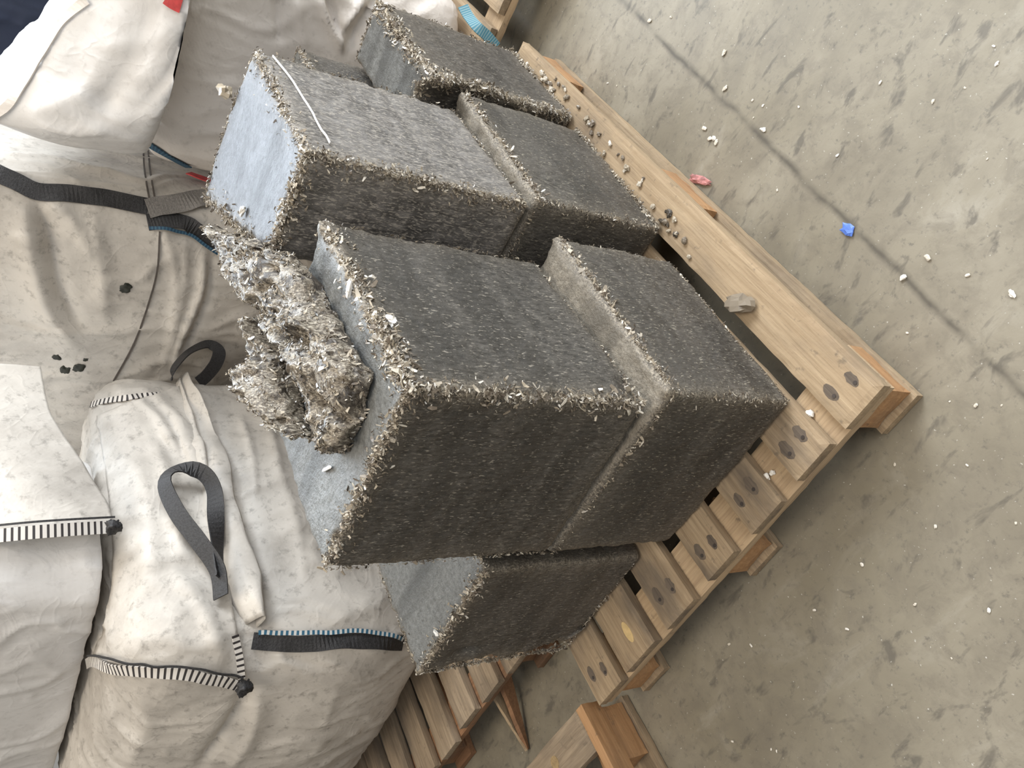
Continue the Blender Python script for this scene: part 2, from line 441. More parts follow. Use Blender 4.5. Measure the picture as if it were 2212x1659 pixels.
# ------------------------------------------------------------------ pallets
def disc(c, r, nrm_axis=2, k=10, th=0.0012):
    V = [];
    for z in (0, th):
        for j in range(k):
            a = 2 * math.pi * j / k; V.append((c[0] + r * math.cos(a), c[1] + r * math.sin(a), c[2] + z))
    Fc = [tuple(range(k))[::-1], tuple(range(k, 2 * k))] + [(j, (j + 1) % k, k + (j + 1) % k, k + j) for j in range(k)]
    return V, Fc
def board(name, x0, x1, y0, y1, z0, z1, mat, parent, seed=0, b=0.0018, warp=0.0):
    """sawn board: subdivided grid box with softly worn edges"""
    d = np.array([x1 - x0, y1 - y0, z1 - z0])
    n = [max(1, min(120, int(q / 0.012))) for q in d]; n[2] = 3
    V, Fq = gridbox(d, n)
    ds = np.sort(np.minimum(V, d - V), axis=1)
    N = vnormals(V, Fq)
    wear = np.exp(-ds[:, 1] / 0.004)
    P = V + np.array([x0, y0, z0])
    V = V - N * (b * wear * (1 + 0.9 * fbm(P * 35 + seed, 2, seed)))[:, None]
    if warp:
        V[:, 2] += warp * fbm(P * np.array([3, 3, 0]) + seed * 3.3, 2, seed)
    o = build(name, V + np.array([x0, y0, z0]), Fq, mat, parent, False)
    return o

# pallet under the blocks; root at its near corner
pal = thing('pallet', 'wooden pallet of seven deck boards carrying the dark pressed blocks', 'pallet', (0, 0, 0), 0, None)
ys = [(-.010, .075), (.106, .186), (.227, .306), (.350, .427), (.472, .558), (.595, .697), (.716, .801)]
for i, (a, b_) in enumerate(ys):
    db = board('deck_board', -.003 + .003 * (i % 2), 1.185, a, b_, .100, .1205, WXF if i in (0,) else WX, pal, i)
    if i != 5:
        for k, (dx, fy) in enumerate(((.032 + .006 * (i % 3), .3), (.043 - .006 * (i % 2), .72))):
            V, Fc = disc((dx, a + (b_ - a) * fy, .1203), .0032)
            build('nail', V, Fc, M_NAIL, db, False)
            V, Fc = disc((dx + .004, a + (b_ - a) * fy, .1202), .0075 + .001 * ((i + k) % 3), k=14, th=.0005)
            V = [((p[0] - dx) * 1.9 + dx, p[1] + .0012 * math.sin(p[0] * 900), p[2]) for p in V]
            build('nail_stain', V, Fc, M_STAIN, db, False)
    else:
        V, Fc = disc((.050, a + .045, .1202), .016, k=18, th=.0008)
        V = [((p[0] - .05) * 1.3 + .05, p[1] * .55 + (a + .045) * .45, p[2]) for p in V]
        build('knot', V, Fc, mat_plain('pale_knot', (0.58, 0.42, 0.2), 0.6, 0.15, 90), db, False)
for i, x in enumerate((0.0, .545, 1.087)):
    board('stringer_board', x, x + .098, -.006 if i == 0 else 0.0, .805, .080, .0995, WY, pal, 20 + i)
for y in (0.0, .342, .702):
    for x0, x1 in ((.004, .112), (.50, .645), (1.03, 1.18)):
        board('block', x0, x1, y + .002, y + .078, .0195, .0795, WBL, pal, int(x0 * 50 + y * 31), .003)
    board('runner', -.004, 1.187, y, y + .080, .0, .019, WXF if y == 0 else WX, pal, int(y * 40) + 33)

# second pallet, beneath the left-hand sack
p2 = thing('pallet', 'weathered wooden pallet beneath the big white sack at the left', 'pallet', (.20, .93, 0))
for i in range(9):
    a = i * .123
    board('deck_board', 0.0 + .006 * ((i * 7) % 3), 1.1, a, a + .088, .100, .1205, WXG, p2, 40 + i)
for i, x in enumerate((.012, .50, 1.0)):
    board('stringer_board', x, x + .09, 0, 1.08, .080, .0995, WYR, p2, 60 + i)
for y in (0.02, .48, .98):
    for x0 in (.03, .5, 1.0):
        board('block', x0, x0 + .09, y, y + .085, .0195, .0795, WYR, p2, int(x0 * 50 + y * 31), .003)
    board('runner', .01, 1.1, y, y + .085, .0, .019, WYR, p2, int(y * 40) + 70)

# third pallet, beside the near end of the first
p3 = thing('pallet', 'empty wooden pallet cut by the lower picture edge beside the laden one', 'pallet', (.03, .838, 0))
board('edge_board', -1.15, -.004, 0, .024, .078, .124, WBL, p3, 80)
for i in range(6):
    x1 = -.002 - i * .19
    db = board('deck_board', x1 - .085, x1, .026, .80, .099, .1195, WYG, p3, 81 + i)
    if i == 0:
        V, Fc = disc((-.042, .155, .1193), .013, k=16, th=.0008); build('knot', V, Fc, mat_plain('brown_knot', (0.34, 0.24, 0.12), 0.6, 0.3, 140), db, False)
for y in (.0, .36, .70):
    for x0 in (-.125, -.62, -1.14):
        board('block', x0, x0 + .11, y + .005, y + .085, .0195, .0775, WBL, p3, int(-x0 * 40 + y * 11), .003)
    board('runner', -1.15, -.006, y, y + .085, 0, .019, WX, p3, int(y * 30) + 91)
board('support_board', -1.14, -.01, .30, .36, .078, .0985, WX, p3, 95)
board('support_board', -1.14, -.01, .70, .76, .078, .0985, WX, p3, 96)

# fourth pallet, under the stacked sacks at the back
p4 = thing('pallet', 'wooden pallet under the stacked white sacks beyond the blocks', 'pallet', (1.335, -.35, 0))
for i in range(14):
    a = i * .123
    board('deck_board', 0.0, 1.0, a, a + .09, .100, .1205, WX, p4, 120 + i)
board('stringer_board', .0, .09, 0, 1.70, .080, .0995, WY, p4, 140)
board('stringer_board', .85, .94, 0, 1.70, .080, .0995, WY, p4, 141)
for y in (0.0, .55, 1.1, 1.6):
    for x0 in (.005, .85):
        board('block', x0, x0 + .1, y, y + .09, .0195, .0795, WBL, p4, int(x0 * 50 + y * 31), .003)
    board('runner', .0, 1.0, y, y + .09, .0, .019, WX, p4, int(y * 40) + 150)

# splintered lath on the floor between the pallets
sp = thing('broken_lath', 'splintered wooden lath pointing out from under the left sack pallet', 'wood scrap', (.107, 1.206, 0))
V = np.array([(-.004, .0, .002), (.15, -.085, .055), (.15, -.093, .073), (.16, -.075, .055), (.16, -.083, .073), (.0, .003, .008)])
def plank_between(a, b_, wa, wb, th, name, mat, parent, seed):
    a = np.array(a); b_ = np.array(b_); P = np.linspace(a, b_, 14)
    V, Fc, t = ribbon(P, [np.array([.5, .8, .25])] * 14, np.linspace(wa, wb, 14), th)
    V = np.array(V) + 0.0015 * np.stack([fbm(np.array(V) * 70, 2, seed + k) for k in range(3)], 1)
    return build(name, V, Fc, mat, parent, False)
plank_between((.0, .0, .006), (.165, -.045, .062), .006, .03, .008, 'pale_splinter', WXF, sp, 3)
plank_between((.0, -.003, .005), (.15, -.098, .052), .006, .045, .012, 'dark_splinter', WYR, sp, 5)

# ------------------------------------------------------------------ pressed blocks
def flakes(mb, C, N, size, tones, lift=0.25):
    for c, n, s, tn in zip(C, N, size, tones):
        d = rng.normal(size=3); d = d - n * (d @ n) * (1 - lift) + n * lift * abs(rng.normal()) * 0.6
        d /= np.linalg.norm(d); sd = np.cross(d, n + 0.5 * rng.normal(size=3)); sd /= np.linalg.norm(sd) + 1e-9
        up = np.cross(sd, d); wd = s * rng.uniform(.22, .5); cu = rng.normal() * .35
        V = []
        for k, (q, ww) in enumerate(((-.5, .6), (0, 1), (.5, .5))):
            o = up * (cu * s * (q * q) * 2) + n * s * .08
            V += [c + d * q * s + o - sd * wd * ww * .5, c + d * q * s + o + sd * wd * ww * .5]
        V += [v + up * s * 0.07 for v in V]
        Fc = [(0, 1, 3, 2), (2, 3, 5, 4), (7, 6, 8, 9), (9, 8, 10, 11), (0, 6, 7, 1), (4, 5, 11, 10), (0, 2, 8, 6), (2, 4, 10, 8), (1, 7, 9, 3), (3, 9, 11, 5)]
        mb.add(V, Fc, float(tn))

EDG = {  # edge -> (start, end, outward)
    'tx': ((0, 0, 1), (1, 0, 1), (0, -1, 1)), 'ty': ((0, 0, 1), (0, 1, 1), (-1, 0, 1)),
    'v': ((0, 0, 0), (0, 0, 1), (-1, -1, 0)), 'vx': ((1, 0, 0), (1, 0, 1), (1, -1, 0)), 'vy': ((0, 1, 0), (0, 1, 1), (-1, 1, 0)),
    'bx': ((0, 0, 0), (1, 0, 0), (0, -1, 0.3)), 'by': ((0, 0, 0), (0, 1, 0), (-1, 0, 0.3)),
    'txx': ((0, 1, 1), (1, 1, 1), (0, 1, 1)), 'tyy': ((1, 0, 1), (1, 1, 1), (1, 0, 1))}
def pressed_block(label, x, y, z0, yaw, sx, sy, h, seed, mat, edges, r=.012, rough=.0018, crumble=None, lean=(0, 0), capped=False, cell=.0072, warp=None):
    root = thing('pressed_block', label, 'block', (x, y, z0), yaw)
    d = np.array([sx, sy, h]); n = [max(8, int(q / cell)) for q in d]
    V, Fq = gridbox(d, n); V0 = V.copy()
    dd = np.minimum(V, d - V); ds = np.sort(dd, axis=1); ed = np.exp(-(ds[:, 1] / .016))
    rr = r * (1 + .5 * fbm(V * 14 + seed, 2, seed)); rr = np.clip(rr, .004, None)[:, None]
    inn = np.clip(V, rr, d - rr); dv = V - inn; L = np.linalg.norm(dv, axis=1, keepdims=True)
    N = dv / np.maximum(L, 1e-9)
    V = inn + N * rr
    # strength of each frayed edge
    est = np.full(len(V), .25)
    for e, (st, cnt) in edges.items():
        a, b_, ou = (np.array(q, float) for q in EDG[e]); a = a * d; b_ = b_ * d
        ax = np.argmax(np.abs(b_ - a)); o = [i for i in range(3) if i != ax]
        de = np.sqrt(sum((V0[:, i] - a[i]) ** 2 for i in o))
        est = np.maximum(est, st * np.exp(-de / .02) * 1.2)
    Q = V0 + seed * 1.7
    disp = rough * fbm(Q * 110, 2, seed) + .0032 * fbm(Q * 9, 2, seed + 3) + ed * est * .015 * fbm(Q * 75, 3, seed + 5)
    keep = (V0[:, 2] > .0035)
    V = V + N * (disp * np.where(keep, 1, .0))[:, None]
    if crumble is not None: V = crumble(V, V0, d)
    if warp is not None: V = warp(V, d)
    V[:, 0] += lean[0] * V[:, 2]; V[:, 1] += lean[1] * V[:, 2]
    V[:, 2] = np.maximum(V[:, 2], 0)
    att = np.clip(ed * (0.35 + est * 1.1), 0, 1)
    body = build('block_body', V, Fq, mat, root, True, {'edge': att})
    mb = MB(); k = 0
    for e, (st, cnt) in edges.items():
        a, b_, ou = (np.array(q, float) for q in EDG[e]); a = a * d; b_ = b_ * d
        ou = ou / np.linalg.norm(ou)
        cnt = int(cnt * 3.2)
        s = rng.uniform(0, 1, cnt); clus = vnoise(np.stack([s * 9, s * 0, s * 0], 1), seed + 11)
        keepf = clus > -.6 + .25 * rng.normal(size=cnt); s = s[keepf]; clus = clus[keepf]; m = len(s)
        ax = int(np.argmax(np.abs(b_ - a)))
        nz = [i for i in range(3) if abs(ou[i]) > .3 and i != ax]
        fa = np.zeros(3); fb = np.zeros(3); fa[nz[0]] = np.sign(ou[nz[0]]); fb[nz[-1]] = np.sign(ou[nz[-1]])
        if len(nz) == 1: fb = np.zeros(3); fb[2] = 1.0
        pick = rng.random(m) < .55
        dist = rng.exponential(.0045 + .0035 * st, m); dist = np.minimum(dist, .028)
        C = a + (b_ - a) * s[:, None] - np.where(pick[:, None], fb, fa) * dist[:, None]
        rad = .010 * np.clip(1 - dist / .012, 0, 1) ** 2
        C = C - np.where(pick[:, None], fa, fb) * (rad * .45)[:, None] + rng.normal(size=(m, 3)) * .0012
        C = C + ou * np.clip(rng.normal(size=m) * .0022 * st + .004 * st * np.clip(clus, 0, 1), -.001, .012)[:, None]
        C[:, 0] += lean[0] * C[:, 2]; C[:, 1] += lean[1] * C[:, 2]
        C[:, 2] = np.clip(C[:, 2], .011, (h - .009) if capped else 9)
        if warp is not None: C = warp(C, d)
        sz = rng.gamma(2.6, .00125, m) * (0.7 + .5 * st) + .0018
        big = rng.random(m) < .035 * st; sz[big] *= 2.3
        tn = np.clip(rng.beta(1.7, 2.3, m) + .10 * st, 0, 1)
        flakes(mb, C, np.repeat(ou[None], m, 0), np.minimum(sz, .015), tn, .15 + .45 * st)
        k += m
    if k: mb.build('frayed_edges', M_FLAKE, root, False, True)
    return root, body

H = .1207
def cr_A(V, V0, d):
    # bite out of the lower right corner of the near edge, bulge of the rough top edge
    c = np.array([0.03, 0, .012]); q = np.linalg.norm((V0 - c) * np.array([1, 1, 1.2]), axis=1)
    V[:, 1] += np.where(V0[:, 1] < .02, .014 * np.exp(-(q / .022) ** 2), 0)
    s = np.exp(-((V0[:, 1] / .03) ** 2 + ((d[2] - V0[:, 2]) / .03) ** 2)) * (V0[:, 0] / d[0])
    V[:, 2] += s * .010; V[:, 1] -= s * .004
    return V
def cr_C(V, V0, d):
    # crumbled lower far corner
    t = np.clip((V0[:, 1] - (d[1] - .10)) / .10, 0, 1) * np.exp(-V0[:, 0] / .06)
    u = np.exp(-((V0[:, 2]) / .16))
    V[:, 1] -= t * u * .05 * (1 + .8 * fbm(V0 * 25, 3, 4))
    V += (t * (0.4 + u))[:, None] * .008 * np.stack([fbm(V0 * 55, 3, 40 + k) for k in range(3)], 1)
    c = np.array([0, d[1] - .045, d[2] - .075]); q = np.sqrt(((V0[:, 1] - c[1]) / .012) ** 2 + ((V0[:, 2] - c[2]) / .026) ** 2)
    V[:, 0] += np.where(V0[:, 0] < .02, .014 * np.exp(-q ** 2), 0)
    return V
def warp_F(P, d):
    # crust pushed out along the near upright edge
    P = P.copy()
    e = np.exp(-((np.maximum(P[:, 0], 0) / .018) ** 2 + (np.maximum(P[:, 1], 0) / .022) ** 2)) * np.clip((P[:, 2] - .01) / .06, 0, 1)
    k = .8 + .75 * fbm(P * np.array([8, 8, 30]), 3, 77) + .3 * fbm(P * 70, 2, 78)
    e = e * (.34 + .66 * np.clip((P[:, 2] - .275) / .03, 0, 1))
    P[:, 0] -= e * .046 * k; P[:, 1] -= e * .008 * k
    return P
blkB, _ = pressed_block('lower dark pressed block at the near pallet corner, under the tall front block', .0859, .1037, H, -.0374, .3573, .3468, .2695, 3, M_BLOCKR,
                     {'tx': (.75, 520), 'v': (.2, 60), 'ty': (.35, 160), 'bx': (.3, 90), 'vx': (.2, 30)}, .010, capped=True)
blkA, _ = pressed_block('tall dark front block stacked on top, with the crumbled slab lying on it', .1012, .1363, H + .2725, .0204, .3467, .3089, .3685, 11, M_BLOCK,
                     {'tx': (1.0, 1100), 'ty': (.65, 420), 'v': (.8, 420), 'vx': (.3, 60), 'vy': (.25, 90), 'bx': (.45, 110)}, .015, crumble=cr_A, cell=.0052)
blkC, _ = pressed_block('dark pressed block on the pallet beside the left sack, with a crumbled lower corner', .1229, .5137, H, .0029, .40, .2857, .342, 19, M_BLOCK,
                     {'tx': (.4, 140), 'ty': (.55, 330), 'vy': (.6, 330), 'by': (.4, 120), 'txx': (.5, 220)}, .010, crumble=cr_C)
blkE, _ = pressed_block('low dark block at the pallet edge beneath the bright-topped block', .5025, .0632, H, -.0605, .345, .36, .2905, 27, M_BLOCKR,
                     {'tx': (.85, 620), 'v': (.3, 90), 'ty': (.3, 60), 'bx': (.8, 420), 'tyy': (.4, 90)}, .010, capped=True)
def warp_D(P, d):
    P = P.copy()
    t = np.clip(P[:, 0] / d[0], 0, 1); q = np.clip(P[:, 1] / d[1], 0, 1)
    P[:, 1] = P[:, 1] * (1 + .80 * t)
    P[:, 0] = P[:, 0] * (1 + .155 * np.sin(np.pi * .62 * q))
    return P
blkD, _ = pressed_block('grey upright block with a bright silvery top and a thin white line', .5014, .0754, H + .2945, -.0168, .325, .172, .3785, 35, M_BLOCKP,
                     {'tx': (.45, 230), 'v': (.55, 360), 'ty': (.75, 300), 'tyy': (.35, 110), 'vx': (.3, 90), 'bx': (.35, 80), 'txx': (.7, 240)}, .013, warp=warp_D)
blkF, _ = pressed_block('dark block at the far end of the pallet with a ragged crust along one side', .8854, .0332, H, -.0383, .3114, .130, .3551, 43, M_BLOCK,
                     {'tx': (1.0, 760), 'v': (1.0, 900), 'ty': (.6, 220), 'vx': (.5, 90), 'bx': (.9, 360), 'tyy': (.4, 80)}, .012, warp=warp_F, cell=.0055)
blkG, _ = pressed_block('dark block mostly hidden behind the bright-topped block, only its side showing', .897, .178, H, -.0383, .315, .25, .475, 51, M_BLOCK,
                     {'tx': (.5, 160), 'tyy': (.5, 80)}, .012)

# thin white scratch line on the right face of the bright-topped block
P = smooth_path([(.305, -.0022, .355), (.22, -.0028, .342), (.12, -.003, .338), (.035, -.0025, .335)], 20)
P = P + np.stack([np.zeros(20), np.zeros(20), .0015 * vnoise(np.stack([np.arange(20) * .7, np.zeros(20), np.zeros(20)], 1), 3)], 1)
V, Fc, t = ribbon(P, [(0, -1, 0)] * 20, .0013, .003)
build('white_line', V, Fc, mat_plain('white_scratch', (.75, .74, .72), .6, .15), blkD, False)

# ------------------------------------------------------------------ crumbled slab lying over the front block
sl = thing('crumbled_slab', 'long bark-like crumbled slab lying across the top of the front block', 'broken slab', (.47, .34, .762))
ZT = H + .2705 + .3705
def slab_layer(lp, rp, zp, th, z, seed, name, rough, nl, nw):
    """rough layer between two outlines on the block top"""
    n = 60
    Lw = smooth_path([at_axis(u, v, 2, zp) for u, v in lp], n); Rw = smooth_path([at_axis(u, v, 2, zp) for u, v in rp], n)
    V, Fq = gridbox((1, 1, 1), (nl, nw, 10))
    def samp(A):
        ii = V[:, 0] * (n - 1); i0 = np.minimum(ii.astype(int), n - 2); fr = (ii - i0)[:, None]
        return A[i0] * (1 - fr) + A[i0 + 1] * fr
    Lx, Rx = samp(Lw), samp(Rw)
    X = Lx + (Rx - Lx) * V[:, 1:2]
    gx = np.linspace(0, 1, len(th)); TH = np.interp(V[:, 0], gx, th); Z0 = np.interp(V[:, 0], gx, z)
    s_ = 2 * np.abs(V[:, 1] - .5); e_ = 2 * np.abs(V[:, 0] - .5)
    prof = (1 - .40 * s_ ** 5) * (1 - .30 * e_ ** 14)
    plate = 1 + .30 * vnoise(np.stack([V[:, 0] * 8, V[:, 1] * 2.4, V[:, 0] * 0], 1), seed) + .16 * vnoise(np.stack([V[:, 0] * 21, V[:, 1] * 6, V[:, 0] * 0], 1), seed + 3)
    X[:, 2] = Z0 + TH * V[:, 2] * prof * plate
    N = np.stack([fbm(X * 34 + seed, 4, seed + k) for k in range(3)], 1)
    N2 = np.stack([fbm(X * np.array([40, 90, 80]) + seed, 2, seed + 9 + k) for k in range(3)], 1)
    X = X + rough * N + rough * .6 * N2
    g = np.abs(fbm(X * np.array([8, 24, 1]) + seed, 2, seed + 21))
    X[:, 2] -= (V[:, 2] > .5) * .022 * np.exp(-g / .035)
    X[:, 2] = np.maximum(X[:, 2], ZT + .0015)
    o = build(name, X - np.array(sl.location), Fq, M_SLAB, sl, True, {'edge': np.full(len(X), .7)})
    return X, vnormals(X, Fq), o
XA, NA, slab_o = slab_layer([(458, 492), (482, 560), (506, 618), (548, 668), (590, 722), (624, 790), (646, 850), (660, 920), (664, 965)],
                            [(588, 538), (622, 566), (652, 640), (700, 730), (738, 798), (735, 848), (720, 920), (690, 966)], .800,
                            [.040, .044, .046, .048, .050, .048, .040], [ZT + .026, ZT + .010, ZT + .002, ZT + .002, ZT + .002, ZT + .002, ZT + .002], 5, 'slab_body', .009, 120, 36)
XB, NB, sp_o = slab_layer([(528, 688), (542, 740), (554, 778), (526, 800), (545, 852), (580, 902), (610, 940)],
                          [(544, 688), (564, 734), (582, 780), (592, 838), (602, 885), (614, 925), (624, 944)], .800,
                          [.04, .045, .050, .060, .055, .04], [ZT + .012, ZT + .006, ZT + .003, ZT + .003, ZT + .003, ZT + .003], 9, 'split_layer', .008, 80, 22)
mb = MB()
for X, N, cnt in ((XA, NA, 3000), (XB, NB, 1100)):
    ok = np.where(N[:, 2] > -.1)[0]; ii = rng.choice(ok, cnt)
    flakes(mb, X[ii] - np.array(sl.location) + N[ii] * .001, N[ii], np.minimum(rng.gamma(2.2, .0014, cnt) + .0018, .011), np.clip(rng.beta(.9, 1.25, cnt) + (.15 if X is XB else 0), 0, 1), .3)
mb.build('loose_flakes', M_FLAKE, sl, False, True)

# ------------------------------------------------------------------ sacks
class Sack:
    pass
def sack(name, label, lo, hi, r, bulge, seed, mat, fold=.010, deform=None, n=None, foldscale=(9, 9, 1.6), folds=()):
    lo = np.array(lo, float); hi = np.array(hi, float); d = hi - lo
    n = n or [max(20, int(q / .0075)) for q in d]
    V, Fq = gridbox(d, n); V0 = V.copy()
    rr = np.minimum(r, d.min() * .49)
    inn = np.clip(V, rr, d - rr); dv = V - inn; L = np.linalg.norm(dv, axis=1, keepdims=True)
    N = dv / np.maximum(L, 1e-9); V = inn + N * rr
    u = V0 / d
    bx = np.sin(np.pi * u[:, 1]) * np.sin(np.pi * u[:, 2]); by = np.sin(np.pi * u[:, 0]) * np.sin(np.pi * u[:, 2]); bz = np.sin(np.pi * u[:, 0]) * np.sin(np.pi * u[:, 1])
    V = V + N * np.stack([bulge[0] * bx, bulge[1] * by, bulge[2] * bz * (u[:, 2] > .5)], 1)
    Pw = V + lo
    if deform is not None: Pw = deform(Pw, u)
    Q = Pw + seed * 2.3
    warp = np.stack([fbm(Q * 5, 2, seed + 50 + k) for k in range(3)], 1) * .12
    rid = 1 - np.abs(fbm((Q + warp) * np.array(foldscale), 2, seed)) * 2.2
    rid2 = 1 - np.abs(fbm((Q + warp * .7) * np.array(foldscale) * 2.3, 2, seed + 9)) * 2.2
    disp = fold * (np.clip(rid, 0, 1) ** 3) * .9 + fold * .35 * np.clip(rid2, 0, 1) ** 3 + fold * 1.3 * fbm(Q * 3.2, 2, seed + 4)
    NN = vnormals(Pw, Fq)
    Pw = Pw + NN * (disp * np.where(V0[:, 2] < .006, 0, 1))[:, None]
    if folds:
        bv = BVHTree.FromPolygons([tuple(p) for p in Pw], [tuple(int(i) for i in q) for q in Fq])
        tot = np.zeros(len(Pw))
        for pix, wd, hh in folds:
            pl = []
            for u_, v_ in smooth_path(np.c_[np.array(pix, float), np.zeros(len(pix))], 40)[:, :2]:
                dr = ray(u_, v_); hit = bv.ray_cast(Vector(CAMPOS), Vector(dr / np.linalg.norm(dr)))[0]
                if hit is not None: pl.append(np.array(hit))
            if len(pl) < 4: continue
            pl = np.array(pl)
            near = np.where(np.all((Pw > pl.min(0) - 5 * wd) & (Pw < pl.max(0) + 5 * wd), axis=1))[0]
            dm = np.full(len(near), 9.0); wt = np.zeros(len(near))
            for k in range(len(pl)):
                dk = np.linalg.norm(Pw[near] - pl[k], axis=1); bt = dk < dm
                dm[bt] = dk[bt]; wt[bt] = min(1, .25 + 4 * min(k, len(pl) - 1 - k) / len(pl))
            tot[near] += hh * wt * np.exp(-(dm / wd) ** 1.4)
        Pw = Pw + vnormals(Pw, Fq) * tot[:, None]
    s = Sack(); s.loc = np.array([(lo[0] + hi[0]) / 2, (lo[1] + hi[1]) / 2, lo[2]])
    Pw[:, 2] = np.maximum(Pw[:, 2], .858 if name == 'big_sack' and abs(lo[2] - .8) < 1e-6 else lo[2])
    s.root = thing(name, label, 'sack', tuple(s.loc))
    s.body = build('sack_body', Pw - s.loc, Fq, mat, s.root, True)
    s.bvh = BVHTree.FromPolygons([tuple(p) for p in Pw], [tuple(int(i) for i in q) for q in Fq])
    return s
def onto(s, pix, n=None, lift=.003):
    """points of the sack surface seen along rays, evenly spaced; returns P,N"""
    pp = np.array(pix, float)
    if n: pp = smooth_path(np.c_[pp, np.zeros(len(pp))], n)[:, :2]
    P = []; N = []
    for u, v in pp:
        dr = ray(u, v); dr = dr / np.linalg.norm(dr)
        h, nn, _, _ = s.bvh.ray_cast(Vector(CAMPOS), Vector(dr))
        if h is None: 
            continue
        nn = np.array(nn)
        if nn @ dr > 0: nn = -nn
        P.append(np.array(h) + nn * lift); N.append(nn)
    P = np.array(P); N = np.array(N)
    return P, N
def soft(A, k=2):
    A = np.array(A)
    for _ in range(k):
        B = A.copy(); B[1:-1] = (A[:-2] + 2 * A[1:-1] + A[2:]) / 4; A = B
    return A
def strap(s, pix, wd, mat, name, lift=.003, th=.003, n=40, k=3):
    P, N = onto(s, pix, n, lift)
    if len(P) < 4: print('strap misses', name); return None
    P = soft(P, k); N = soft(N, 6)
    V, Fc, t = ribbon(P, N, wd, th)
    o = build(name, np.array(V) - s.loc, Fc, mat, s.root, False, {'t': t}); recalc(o)
    return o
def free_strap(s, P, N, wd, mat, name, th=.003, n=60):
    P = smooth_path(P, n); N = smooth_path(N, n)
    V, Fc, t = ribbon(P, N, wd, th)
    o = build(name, np.array(V) - s.loc, Fc, mat, s.root, False, {'t': t}); recalc(o); return o
def ridge(s, pix, r, mat, name, lift=0.0, n=46, seed=0, rough=.004):
    P, N = onto(s, pix, n, lift)
    P = soft(P, 3)
    rad = r * (.75 + .4 * vnoise(np.stack([np.arange(len(P)) * .35, np.zeros(len(P)), np.zeros(len(P))], 1), seed))
    rad[:3] *= [.3, .6, .85]; rad[-3:] *= [.85, .6, .3]
    V, Fc, t = tube(P, rad, 10, seed, rough)
    o = build(name, V - s.loc, Fc, mat, s.root, True, {'t': t}); recalc(o); return o
def patch(s, quad, nu, nv, mat, name, lift=.008, th=.003):
    """cloth panel laid over the sack; quad = picture corners of top-left, top-right, bottom-right, bottom-left polylines"""
    a, b_ = np.array(quad[0], float), np.array(quad[1], float)
    A = smooth_path(np.c_[a, np.zeros(len(a))], nu)[:, :2]; B = smooth_path(np.c_[b_, np.zeros(len(b_))], nu)[:, :2]
    G = []; GN = []
    for i in range(nu):
        row = []; rn = []
        for j in range(nv):
            q = A[i] + (B[i] - A[i]) * j / (nv - 1)
            dr = ray(*q); dr /= np.linalg.norm(dr)
            h, nn, _, _ = s.bvh.ray_cast(Vector(CAMPOS), Vector(dr))
            if h is None: row.append(row[-1] if row else CAMPOS + dr * 2); rn.append(rn[-1] if rn else -dr); continue
            nn = np.array(nn); nn = nn if nn @ dr < 0 else -nn
            row.append(np.array(h)); rn.append(nn)
        G.append(row); GN.append(rn)
    G = np.array(G); GN = np.array(GN)
    for _ in range(3):
        GN[1:-1, 1:-1] = (GN[:-2, 1:-1] + GN[2:, 1:-1] + GN[1:-1, :-2] + GN[1:-1, 2:] + GN[1:-1, 1:-1]) / 5
    GN /= np.linalg.norm(GN, axis=2, keepdims=True)
    T = G + GN * lift; Q = T.reshape(-1, 3)
    wr = np.clip(1 - np.abs(fbm(Q * np.array([7, 7, 4]) + 3, 2, 8)) * 2.4, 0, 1) ** 3
    Q = Q + GN.reshape(-1, 3) * (wr * .008)[:, None]
    Bt = Q - GN.reshape(-1, 3) * th
    V = np.concatenate([Q, Bt]); m = nu * nv
    Fc = []
    for i in range(nu - 1):
        for j in range(nv - 1):
            a = i * nv + j; Fc.append((a, a + 1, a + nv + 1, a + nv)); Fc.append((m + a, m + a + nv, m + a + nv + 1, m + a + 1))
    rim = [j for j in range(nv)] + [i * nv + nv - 1 for i in range(1, nu)] + [(nu - 1) * nv + j for j in range(nv - 2, -1, -1)] + [i * nv for i in range(nu - 2, 0, -1)]
    for k in range(len(rim)):
        a = rim[k]; b2 = rim[(k + 1) % len(rim)]; Fc.append((a, m + a, m + b2, b2))
    o = build(name, V - s.loc, Fc, mat, s.root, True); recalc(o); return o
def hang(s, rows, nu, nv, mat, name, seed):
    """free hanging cloth; rows = polylines of world points"""
    Rr = [smooth_path(r_, nu) for r_ in rows]
    G = np.array([smooth_path(np.array([r_[i] for r_ in Rr]), nv) for i in range(nu)])
    Q = G.reshape(-1, 3)
    Q = Q + np.array([-.3, -.95, 0]) * (.012 * fbm(Q * np.array([16, 16, 5]), 3, seed))[:, None]
    Bt = Q + np.array([.3, .95, 0]) * .003
    m = nu * nv; Fc = []
    for i in range(nu - 1):
        for j in range(nv - 1):
            a = i * nv + j; Fc.append((a, a + 1, a + nv + 1, a + nv)); Fc.append((m + a, m + a + nv, m + a + nv + 1, m + a + 1))
    rim = [j for j in range(nv)] + [i * nv + nv - 1 for i in range(1, nu)] + [(nu - 1) * nv + j for j in range(nv - 2, -1, -1)] + [i * nv for i in range(nu - 2, 0, -1)]
    for k in range(len(rim)):
        a = rim[k]; b2 = rim[(k + 1) % len(rim)]; Fc.append((a, m + a, m + b2, b2))
    o = build(name, np.concatenate([Q, Bt]) - s.loc, Fc, mat, s.root, True); recalc(o)
    return G
def knot(s, pix, r, name='knot', mat=None, seed=3, sq=(1, 1, 1), lift=.006):
    P, N = onto(s, [pix], None, lift)
    if not len(P): return
    V, Fq = lump(P[0], r, seed, sq)
    build(name, V - s.loc, Fq, mat or M_WEB, s.root, True)

